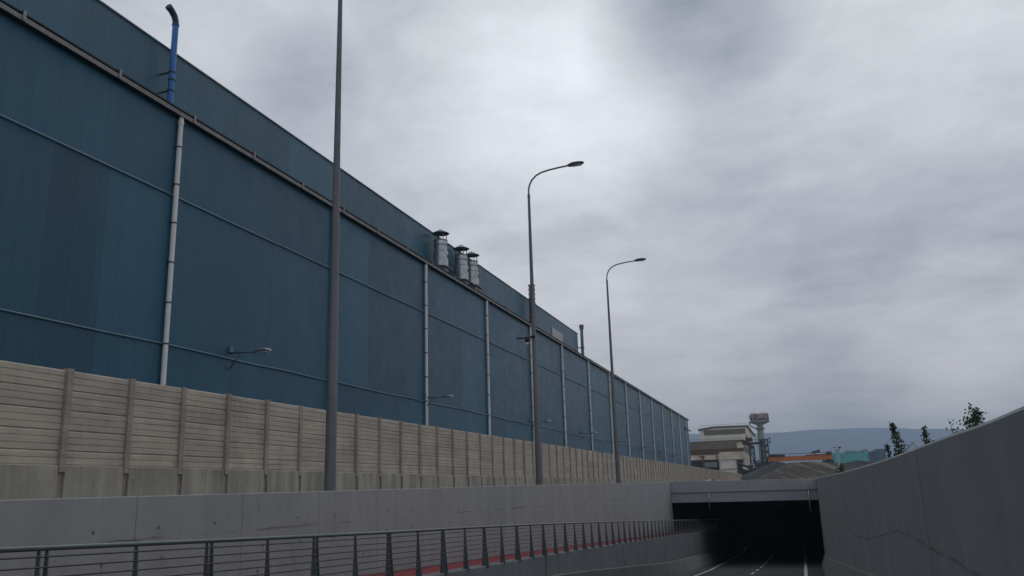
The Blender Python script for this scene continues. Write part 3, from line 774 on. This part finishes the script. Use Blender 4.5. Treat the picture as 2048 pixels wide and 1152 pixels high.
# upper block
ux0, ux1 = xl(1400, 870), xl(1494.6, 870)
zu = at(1450, 854.5, SY).z
m = MB(); m.prism([(ux0, zt1+.5), (ux1, zt1+.5), (ux1, zu-.2), (ux0+(ux1-ux0)*.30, zu), (ux0, zu-1.1)], 'y', SY+1.0, SY+DEP-6); part('upper_block', m, M['cream2'], wk)
m = MB(); m.prism([(ux0-.8, zu-1.1), (ux0+(ux1-ux0)*.30, zu+.02), (ux1+.7, zu-.18), (ux1+.7, zu+.5), (ux0+(ux1-ux0)*.30, zu+.75), (ux0-.8, zu-.3)], 'y', SY+.3, SY+DEP-5.5); part('upper_roof_edge', m, M['roof_edge'], wk)
a, b = at(1407, 859, SY), at(1493.0, 870, SY)
m = MB(); m.box(a.x, b.x-.4, SY+.7, SY+.998, at(1407, 870.5, SY).z, at(1450, 858.2, SY).z-.1); part('window_band', m, M['olive'], wk)
# ground floor and projecting bay
fpanel('ground_opening_shade', M['opening_shade'], 1380, 921, 1439, 941, .15)
fpanel('side_sheeting', M['door_grey'], 1409, 925, 1435, 934, .3)
m = MB(); a, b = at(1438, 904, SY-6), at(1490, 918, SY-6); m.box(a.x, b.x, SY-6, SY-.01, b.z, at(1450, 904, SY-6).z); part('projecting_bay', m, M['cream'], wk)
m = MB(); a, b = at(1440.5, 919, SY-6), at(1473.5, 937, SY-6); m.box(a.x, b.x, SY-5.6, SY-.01, b.z, a.z-.4); part('bay_door_panel', m, M['cream2'], wk)
m = MB(); a, b = at(1443, 939, SY-6), at(1475, 947, SY-6); m.box(a.x, b.x, SY-5.0, SY-.01, GZ, a.z); part('bay_plinth', m, M['cream2'], wk)
fpanel('opening_shade_below', M['opening_shade'], 1474, 921, 1486, 944, .2)
# side wall windows and roof rails
m = MB(); m.box(x1+.002, x1+.25, SY+14, SY+DEP-8, zt1-4.4, zt1-1.4); part('side_window_band', m, M['olive'], wk)
m = MB()
for i in range(24):
    X = x0+(x1-x0)*i/23; m.beam((X, SY-.3, zt1+.9), (X, SY-.3, zt1+2.0), .07)
m.beam((x0, SY-.3, zt1+2.0), (x1, SY-.3, zt1+2.0), .07)
for i in range(20):
    X = ux0+(ux1-ux0)*i/19; m.beam((X, SY+2, zu-.3), (X, SY+2, zu+1.6), .06)
m.beam((ux0, SY+2, zu+1.5), (ux1, SY+2, zu+1.6), .06)
part('roof_rail', m, M['lattice'], wk)
for px in (1402, 1434.5):
    m = MB(); a = at(px, 912, SY-1); m.tube([(a.x, SY-1, a.z-3.2), (a.x, SY-1, a.z)], .16, 6); m.box(a.x-1.0, a.x+.2, SY-1.1, SY-.2, a.z-.15, a.z+.2); part('wall_vent', m, M['rustred'], wk)
m = MB(); a = at(1406, 914, SY-2); m.tube([(a.x, SY-2, GZ), (a.x, SY-2, a.z)], .42, 8); m.lathe((a.x, SY-2, a.z-.3), [(.45, 0), (.8, .2), (.8, .7), (.3, 1.0)], 10); part('riser_pipe', m, M['rustred'], wk)

def lattice(mb, x0, x1, y0, y1, z0, z1, bay, w=.3, brace=True):
    cs = [(x0, y0), (x1, y0), (x1, y1), (x0, y1)]
    for c in cs: mb.beam((c[0], c[1], z0), (c[0], c[1], z1), w)
    n = max(1, int((z1-z0)/bay))
    for i in range(n+1):
        z = z0+(z1-z0)*i/n
        for (a, b) in zip(cs, cs[1:]+cs[:1]):
            mb.beam((*a, z), (*b, z), w*.8)
            if brace and i < n: mb.beam((*a, z), (*b, z+(z1-z0)/n), w*.6)
def bcast(px, py, Y): return at(px, py, Y)
# trestle with conveyor in front of the right side wall
TY = 415.0
tr = thing('conveyor_trestle', 'dark lattice trestle with sloping conveyor against the cream building', 'trestle', (at(1500, 930, TY).x, TY, GZ))
m = MB(); a, b = at(1498, 892, TY), at(1507, 892, TY); lattice(m, a.x, b.x, TY, TY+4, GZ, a.z, 3.2, .38); part('tower_frame', m, M['lattice'], tr)
m = MB(); p, q = at(1485, 879, TY), at(1507, 893, TY); m.hexa([(p.x, TY-1, p.z-1.4), (p.x, TY+2, p.z-1.4), (q.x, TY+2, q.z-1.2), (q.x, TY-1, q.z-1.2)], [(p.x, TY-1, p.z), (p.x, TY+2, p.z), (q.x, TY+2, q.z), (q.x, TY-1, q.z)]); part('sloping_chute', m, M['lattice'], tr)
m = MB(); p, q = at(1484, 880, TY), at(1527, 884, TY); m.box(p.x, q.x, TY, TY+2.4, q.z-.9, q.z+.1)
for i in range(9): X = p.x+(q.x-p.x)*i/8; m.beam((X, TY, q.z), (X, TY, q.z+1.3), .12)
m.beam((p.x, TY, q.z+1.3), (q.x, TY, q.z+1.3), .12); part('gangway', m, M['lattice'], tr)
m = MB(); p = at(1497, 876, TY); m.box(p.x-1.5, p.x+1.6, TY, TY+3, p.z-1.6, p.z+.2); m.tube([(p.x-.8, TY, p.z), (p.x-.8, TY, p.z+1.2)], .3, 8); part('drive_house', m, M['rust'], tr)
m = MB(); p, q = at(1474, 925, TY), at(1515, 943, TY)
m.beam((p.x, TY-2, p.z), (q.x, TY-2, q.z), .8); m.beam((p.x, TY+1, p.z-2), (q.x, TY+1, q.z-2), .5)
for px, py in ((1480, 940), (1488, 934), (1500, 930), (1509, 936), (1494, 944)):
    a = at(px, py, TY-3); m.box(a.x-1.3, a.x+1.3, TY-3, TY, GZ, a.z)
part('plant_frames', m, M['lattice'], tr)
m = MB(); p, q = at(1486, 935.5, TY-4), at(1496.5, 939.5, TY-4); m.tube([(p.x, TY-4, p.z), (q.x, TY-4, q.z)], .42, 8); part('pale_duct', m, M['cream2'], tr)
m = MB(); p, q = at(1506, 915, TY+10), at(1523, 934, TY+10)
m.hexa([(p.x, TY+8, p.z-2.6), (p.x, TY+11, p.z-2.6), (q.x, TY+11, q.z-2.6), (q.x, TY+8, q.z-2.6)], [(p.x, TY+8, p.z), (p.x, TY+11, p.z), (q.x, TY+11, q.z), (q.x, TY+8, q.z)]); part('conveyor', m, M['lattice'], tr)

# water-tower like telecom tower
WY = 470.0
c = at(1524.5, 900, WY); cx = c.x
tw = thing('telecom_tower', 'concrete mushroom tower crowned with red and white antennas', 'tower', (cx, WY, GZ))
def tzz(py): return at(1522, py, WY).z
k = WY/430*.258
m = MB(); m.lathe((cx, WY, 0), [(7.6*k*.9, GZ), (6.6*k*.9, tzz(876)), (6.2*k*.9, tzz(853)), (6.4*k*.9, tzz(850)), (18*k, tzz(844.5)), (18.6*k, tzz(843.6))], 28); part('shaft', m, M['tower'], tw)
m = MB(); m.lathe((cx, WY, 0), [(18.3*k, tzz(843.8)), (18.8*k, tzz(843.6)), (18.8*k, tzz(841.8)), (18.3*k, tzz(841.8)), (18.3*k, tzz(842.6))], 28, False); m.lathe((cx, WY, 0), [(.1, tzz(842.8)), (18.4*k, tzz(842.6))], 28, False); part('platform', m, M['tower'], tw)
m = MB(); m.lathe((cx, WY, 0), [(10*k, tzz(842)), (10*k, tzz(830)), (.2, tzz(829))], 20); part('core', m, M['zinc_dark'], tw)
rr = random.Random(3); mw, mr, md = MB(), MB(), MB()
for i in range(64):
    a = 2*math.pi*i/64; r = 16.5*k*rr.uniform(.9, 1.0); x, y = cx+r*math.cos(a), WY+r*math.sin(a)
    zb, zt = tzz(842), tzz(rr.uniform(824.5, 831))
    pick = rr.random(); mb = mr if pick < .28 else md if pick < .45 else mw
    zm = zb+(zt-zb)*rr.uniform(.1, .5)
    q = rr.uniform(.22, .6); mb.box(x-q, x+q, y-q, y+q, zm, zm+(zt-zm)*rr.uniform(.5, .95)); mw.beam((x, y, zb), (x, y, zt), .18)
for z in (834, 828.5):
    for i in range(28):
        a, b = 2*math.pi*i/28, 2*math.pi*(i+1)/28; mw.beam((cx+16.8*k*math.cos(a), WY+16.8*k*math.sin(a), tzz(z)), (cx+16.8*k*math.cos(b), WY+16.8*k*math.sin(b), tzz(z)), .2)
part('white_antennas', mw, M['antenna'], tw); part('red_antennas', mr, M['red'], tw); part('dark_antennas', md, M['zinc_dark'], tw)
m = MB(); m.tube([(cx-17.5*k, WY-2, tzz(842)), (cx-18.5*k, WY-2, tzz(849)), (cx-16*k, WY-2, tzz(852)), (cx-6*k, WY-2, tzz(858))], 1.4*k, 10); part('side_pipe', m, M['tower'], tw)
m = MB(); m.lathe((cx, WY, 0), [(6.5*k, tzz(859.5)), (8.2*k, tzz(859)), (8.2*k, tzz(856)), (6.5*k, tzz(855.5))], 20); part('ring_gallery', m, M['zinc_dark'], tw)
# dark scaffold frame in front of the shaft
SYf = 440.0
sc_ = thing('lattice_frame', 'dark steel stair frame standing around the shaft of the mushroom tower', 'steel frame', (at(1528, 930, SYf).x, SYf, GZ))
m = MB(); a, b = at(1521, 879, SYf), at(1534.5, 879, SYf); lattice(m, a.x, b.x, SYf, SYf+5, GZ, a.z, 3.0, .42); part('frame', m, M['lattice'], sc_)
m = MB(); m.box(a.x+1.2, b.x-1.0, SYf+1, SYf+4, GZ, a.z-.5); part('bucket_lift', m, M['zinc_dark'], sc_)
m = MB(); p = at(1536, 884, SYf); m.beam((b.x, SYf, p.z), (b.x+1.2, SYf, p.z), .3); m.beam((b.x, SYf, p.z+1.6), (b.x+1.2, SYf, p.z+1.6), .25); m.beam((b.x+1.2, SYf, p.z-1), (b.x+1.2, SYf, p.z+2.4), .25); part('landing', m, M['lattice'], sc_)
m = MB(); p, q = at(1514, 924, SYf), at(1544, 930, SYf)
for i in range(8):
    X = p.x+(q.x-p.x)*i/7; m.beam((X, SYf-1, GZ), (X+rr.uniform(-.4, .4), SYf-1, p.z+rr.uniform(-1, 1.5)), .5)
m.beam((p.x, SYf-1, p.z-1), (q.x, SYf-1, p.z-1.2), .6); part('lower_frames', m, M['lattice'], sc_)

# orange gantry crane
CY = 390.0
gc = thing('gantry_crane', 'orange gantry crane spanning behind the gravel heaps', 'crane', (at(1605, 930, CY).x, CY, GZ))
xa, xb = at(1538, 915, CY).x, at(1663, 912, CY).x
zb_, zt_ = at(1600, 920.5, CY).z, at(1600, 911.5, CY).z
m = MB(); m.box(xa, xb, CY, CY+1.6, zb_, zt_); m.box(xa, xb, CY+6, CY+7.6, zb_, zt_); part('girder', m, M['orange'], gc)
m = MB(); p = at(1610, 909.6, CY); m.box(p.x, xb-.3, CY-.2, CY+1.8, zt_, p.z); m.box(xa, xa+6.5, CY-.2, CY+1.8, zt_, zt_+.5); part('walkway_plate', m, M['rustred'], gc)
m = MB(); p, q = at(1623, 902, CY), at(1641, 908, CY)
m.hexa([(p.x+1, CY, zt_+.1), (q.x-2, CY, zt_+.1), (q.x-2, CY+6, zt_+.1), (p.x+1, CY+6, zt_+.1)], [(p.x+1.4, CY, p.z-.9), (q.x-2.4, CY, p.z-.9), (q.x-2.4, CY+6, p.z-.9), (p.x+1.4, CY+6, p.z-.9)])
m.hexa([(p.x, CY-.5, p.z-1.0), (q.x, CY-.5, p.z-.4), (q.x, CY+6.5, p.z-.4), (p.x, CY+6.5, p.z-1.0)], [(p.x, CY-.5, p.z-.2), (q.x, CY-.5, p.z+.5), (q.x, CY+6.5, p.z+.5), (p.x, CY+6.5, p.z-.2)]); part('trolley', m, M['rustred'], gc)
m = MB(); p = at(1651, 904.5, CY); q = at(1664, 909, CY); m.box(p.x, q.x, CY-.5, CY+3, zt_, p.z); m.beam((p.x+.3, CY, p.z), (q.x, CY, p.z+.5), .2); part('machine_house', m, M['rust'], gc)
for X, dx in ((xb-1.5, 1.5), (xa+1.5, -1.5)):
    m = MB()
    for yy in (CY-.5, CY+8): m.beam((X, yy, GZ), (X, CY+.8 if yy < CY else CY+6.8, zb_+.2), .9); m.beam((X+dx, yy, GZ), (X+dx*.4, CY+.8 if yy < CY else CY+6.8, zt_-.2), .7)
    m.box(X-2.2, X+2.2, CY-.6, CY+8.2, zb_-2.6, zb_-.3); part('end_leg', m, M['lattice'], gc)
m = MB(); m.beam((xa, CY-1, at(1540, 911, CY).z), (at(1570, 911, CY).x, CY-1, at(1570, 911, CY).z), .5); m.beam((xa, CY-1, at(1600, 907, CY).z), (xb, CY-1, at(1600, 907, CY).z), .16); part('cable_line', m, M['lattice'], gc)

fm = thing('floodlight_mast', 'thin floodlight mast with forked lamps in front of the teal building', 'mast', (at(1675, 930, 300).x, 300, GZ))
a = at(1674.5, 901, 300)
m = MB(); m.tube([(a.x, 300, GZ), (a.x, 300, a.z)], [.45, .3], 8); part('pole', m, M['tower'], fm)
m = MB(); m.box(a.x-.7, a.x+.7, 299.4, 300.6, a.z-.1, a.z+.15)
for s in (-1, 1): m.beam((a.x+s*.4, 300, a.z), (a.x+s*.75, 300, a.z+.9), .16)
part('fork', m, M['antenna'], fm)
for s in (-1, 1): m = MB(); m.hexa([(a.x+s*.4-.28, 299.5, a.z+.7), (a.x+s*.4+.28+s*.5, 299.5, a.z+.7), (a.x+s*.4+.28+s*.5, 300.2, a.z+.7), (a.x+s*.4-.28, 300.2, a.z+.7)], [(a.x+s*.9-.35, 299.3, a.z+1.15), (a.x+s*.9+.35, 299.3, a.z+1.15), (a.x+s*.9+.35, 300.2, a.z+1.15), (a.x+s*.9-.35, 300.2, a.z+1.15)]); part('floodlight', m, M['lattice'], fm)

OY = 620.0
ob = thing('office_building', 'low teal glass office building with a dark blue side wing', 'office', (at(1700, 930, OY).x, OY, GZ))
a, b, c, d = at(1662, 904, OY), at(1736, 904, OY), at(1750.5, 904, OY), at(1770.5, 900, OY)
zt = at(1700, 904.5, OY).z; zg = at(1760, 898.0, OY).z
m = MB(); m.box(a.x, b.x, OY, OY+30, GZ, zt); part('glass_block', m, M['teal'], ob)
m = MB(); m.box(b.x, c.x, OY+.4, OY+30, GZ, zt-.2); part('link_block', m, M['slate_glass'], ob)
m = MB(); m.box(c.x, d.x, OY-1, OY+30, GZ, zg); part('side_wing', m, M['slate_glass'], ob)
m = MB()
for p0, p1, h in ((1690, 1712, 1.1), (1716, 1719, .9), (1722, 1728, 1.2), (1729, 1738, 1.6)): m.box(at(p0, 900, OY).x, at(p1, 900, OY).x, OY+5, OY+14, zt, zt+h)
part('roof_plant', m, M['door_grey'], ob)

jb = thing('jib_crane', 'thin slender crane jib far off beyond the right wall', 'crane', (at(1826, 930, 800).x, 800, GZ))
a, b, c = at(1810, 902, 800), at(1825.5, 884, 800), at(1833, 895, 800)
m = MB(); m.beam((c.x, 800, GZ), (c.x, 800, c.z), 1.1); part('mast', m, M['zinc_dark'], jb)
m = MB(); m.beam(a, b, .55); m.beam(b, c, .45); m.beam((a.x+2, 800, a.z), (b.x+.6, 800, b.z-1), .3); part('jib', m, M['zinc_dark'], jb)

# gravel heaps
def heap(name, label, mat, cx, cy, rx, ry, h, ridge, seed, n=44):
    m = MB(); rows = []
    for i in range(n+1):
        row = []
        for j in range(n+1):
            u, v = -1+2*i/n, -1+2*j/n
            du = max(0, abs(u)-ridge)/(1-ridge); d = math.sqrt(du*du+v*v)
            x, y = cx+u*rx, cy+v*ry
            hh = h*max(0, 1-d)**.92
            if d < 1: hh += (mnoise.fractal(Vector((x*.25+seed, y*.25, seed)), .9, 2.2, 5)*.09*h*(1-d)+abs(mnoise.noise(Vector((x*.5, y*.08, seed))))*.05*h*min(1, 4*(1-d)))
            row.append((x, y, GZ-.05+max(0, hh)))
        rows.append(row)
    m.loft(rows, smooth=True); return solo(name, m, mat, label, 'gravel heap', (cx, cy, GZ))
a = at(1556, 925.0, 240); heap('gravel_heap', 'dark grey gravel heap in front of the steel frames', M['gravel_dark'], a.x, 240, 9.5, 16, a.z-GZ+.2, .12, 3.3)
a = at(1600, 926.0, 232); heap('gravel_heap', 'heap with pale sandy streaks right of the dark gravel heap', M['gravel_sand'], a.x+1.5, 232, 15.5, 18, a.z-GZ+.3, .22, 8.1)
a = at(1665, 928.0, 330); heap('gravel_heap', 'long low dark heap below the orange crane and teal building', M['gravel_dark'], a.x+4, 330, 44, 18, a.z-GZ+.4, .60, 5.7, 60)
a = at(1462, 951.0, 170); heap('earth_bank', 'brownish earth bank at the end of the precast fence', simple('reddish_earth', (.22, .16, .12), .95, .1, var=.2, scale=.6), a.x, 170, 2.6, 16, a.z-GZ, .2, 2.2)

rb = MB(); rr = random.Random(11)
for i in range(46):
    px = rr.uniform(1402, 1441); Y = rr.uniform(96, 104); p = at(px, 953, Y)
    s = rr.uniform(.12, .34); q = [Vector((rr.uniform(.6, 1)*s*sx, rr.uniform(.6, 1)*s*sy, rr.uniform(.5, 1)*s*sz)) for sz in (-1, 1) for sx, sy in ((-1, -1), (1, -1), (1, 1), (-1, 1))]
    ctr = Vector((p.x, Y, GZ+rr.uniform(.1, .78)*(1-abs(px-1424)/26))); rot = Matrix.Rotation(rr.uniform(0, 3), 3, 'Z') @ Matrix.Rotation(rr.uniform(-.6, .6), 3, 'X')
    q = [rot @ v+ctr for v in q]; rb.hexa(q[:4], q[4:])
rb.lathe((at(1423, 953, 100).x, 100, GZ), [(1.9, 0), (1.5, .3), (.7, .75), (.1, .9)], 14)
solo('rubble_pile', rb, simple('pale_rubble', (.33, .33, .34), .9, .1, var=.3, scale=4), 'pale rubble pile seen over the left end of the tunnel beam', 'rubble', (at(1423, 953, 100).x, 100, GZ))

# ---------------------------------------------------------------- trees
def tree(name, label, base, top, crown_r, crown_from, n_leaf, leaf, seed, mat, spread=1.0, group=None, cat='tree'):
    rr = random.Random(seed); t = thing(name, label, cat, tuple(base), group)
    b, p = Vector(base), Vector(top); H = (p-b).length
    def axis(u): return b.lerp(p, u)+Vector((math.sin(u*5+seed)*.02*H, 0, 0))*(1-u)
    m = MB(); m.tube([axis(u) for u in (0, .2, .4, .6, .8, .95)], [.022*H, .017*H, .013*H, .010*H, .006*H, .003*H], 8)
    tips = []
    for i in range(int(26*spread)+8):
        u = crown_from+(1-crown_from)*(i+.5)/(int(26*spread)+8); o = axis(u); a = i*2.4+rr.uniform(-.4, .4)
        rad = crown_r*(1-((u-crown_from)/(1-crown_from))**1.3*.9)*rr.uniform(.6, 1.15)
        e = o+Vector((math.cos(a)*rad, math.sin(a)*rad, rad*rr.uniform(.5, 1.3)/spread))
        m.tube([o, o.lerp(e, .5)+Vector((0, 0, -.05*rad)), e], [.006*H, .004*H, .0015*H], 5); tips.append((o, e))
    tips.append((axis(.86), axis(1.0)))
    part('trunk', m, M['bark'], t)
    m = MB()
    for i in range(n_leaf):
        o, e = rr.choice(tips); c = o.lerp(e, rr.uniform(.25, 1.08))+Vector([rr.gauss(0, .055*crown_r+.05) for _ in range(3)])
        n = Vector([rr.gauss(0, 1) for _ in range(3)]).normalized(); q = n.orthogonal().normalized(); w = n.cross(q); s = leaf*rr.uniform(.6, 1.2)
        k = m.add([c-q*s, c+w*s*.55, c+q*s, c-w*s*.55]); m.face((k, k+1, k+2, k+3))
    part('crown', m, mat, t)
    return t
def gnd(px, Y): v = at(px, 930, Y); return (v.x, Y, GZ)
def tp_(px, py, Y): return tuple(at(px, py, Y))
GT = 'trees behind the right wall'
b0 = at(1815, 960, 62); tree('poplar_tree', 'tall slim leaning tree behind the right wall, tallest of the left pair', (b0.x, 62, GZ), tp_(1784, 849, 62), .50, .30, 620, .10, 5, M['leaf'], .9, GT)
b0 = at(1792, 960, 66); tree('poplar_tree', 'small slim tree left of the tall leaning one behind the wall', (b0.x, 66, GZ), tp_(1773, 890, 66), .36, .25, 230, .10, 9, M['leaf'], .6, GT)
b0 = at(1873, 960, 56); tree('poplar_tree', 'slim tree standing alone midway along the wall top', (b0.x, 56, GZ), tp_(1848, 856, 56), .36, .35, 330, .09, 12, M['leaf'], .6, GT)
b0 = at(1950, 960, 48); tree('broadleaf_tree', 'bushy round topped tree behind the highest stretch of the right wall', (b0.x, 48, GZ), tp_(1952, 822, 48), 1.3, .22, 1000, .085, 21, M['leaf'], 1.3, GT)
b0 = at(1683, 960, 150); tree('shrub', 'yellowish green shrub below the teal office at the wall end', (b0.x, 150, GZ), tp_(1683, 930, 150), .85, .2, 500, .17, 31, M['leaf2'], 1.2, None, 'shrub')

# ---------------------------------------------------------------- far hills
HT = [(-1.2, .05), (-.6, .06), (-.25, .060), (-.105, .0575), (-.06, .0550), (-.019, .0536), (.033, .0552), (.0735, .0550), (.105, .0530), (.139, .0512), (.176, .0480), (.3, .036), (.6, .03), (1.0, .025)]
m = MB(); rows = []
NX = 150
for j in range(13):
    v = j/12; Y = 5000+2900*v; row = []
    for i in range(NX+1):
        X = -5800+11600*i/NX
        s = X/6500
        ridge = lerp(HT, s)*6500
        prof = math.sin(math.pi*min(1, v/.52)/2)**1.2 if v <= .52 else math.cos((v-.52)/.48*math.pi/2)**.6
        h = ridge*prof*(1+.12*(mnoise.fractal(Vector((X*.0012, Y*.0012, 4)), .9, 2.1, 5))*(0 if abs(v-.5) < .05 else 1))+8*mnoise.fractal(Vector((X*.004, Y*.004, 9)), .9, 2.1, 4)*prof
        row.append((X, Y, max(h, GZ-2)))
    rows.append(row)
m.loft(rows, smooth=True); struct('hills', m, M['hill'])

# ---------------------------------------------------------------- haze
hz = MB().box(-5950, 5950, -300, 8350, -11.0, 455)
hm = bpy.data.materials.new('haze_air'); hm.use_nodes = True; nt = hm.node_tree
nt.nodes.remove(nt.nodes['Principled BSDF'])
pv = nt.nodes.new('ShaderNodeVolumePrincipled'); pv.inputs['Color'].default_value = (.66, .82, 1, 1); pv.inputs['Density'].default_value = 2.3e-4; pv.inputs['Anisotropy'].default_value = 0
nt.links.new(pv.outputs[0], nt.nodes['Material Output'].inputs['Volume'])
struct('haze', hz, hm, kind='stuff')
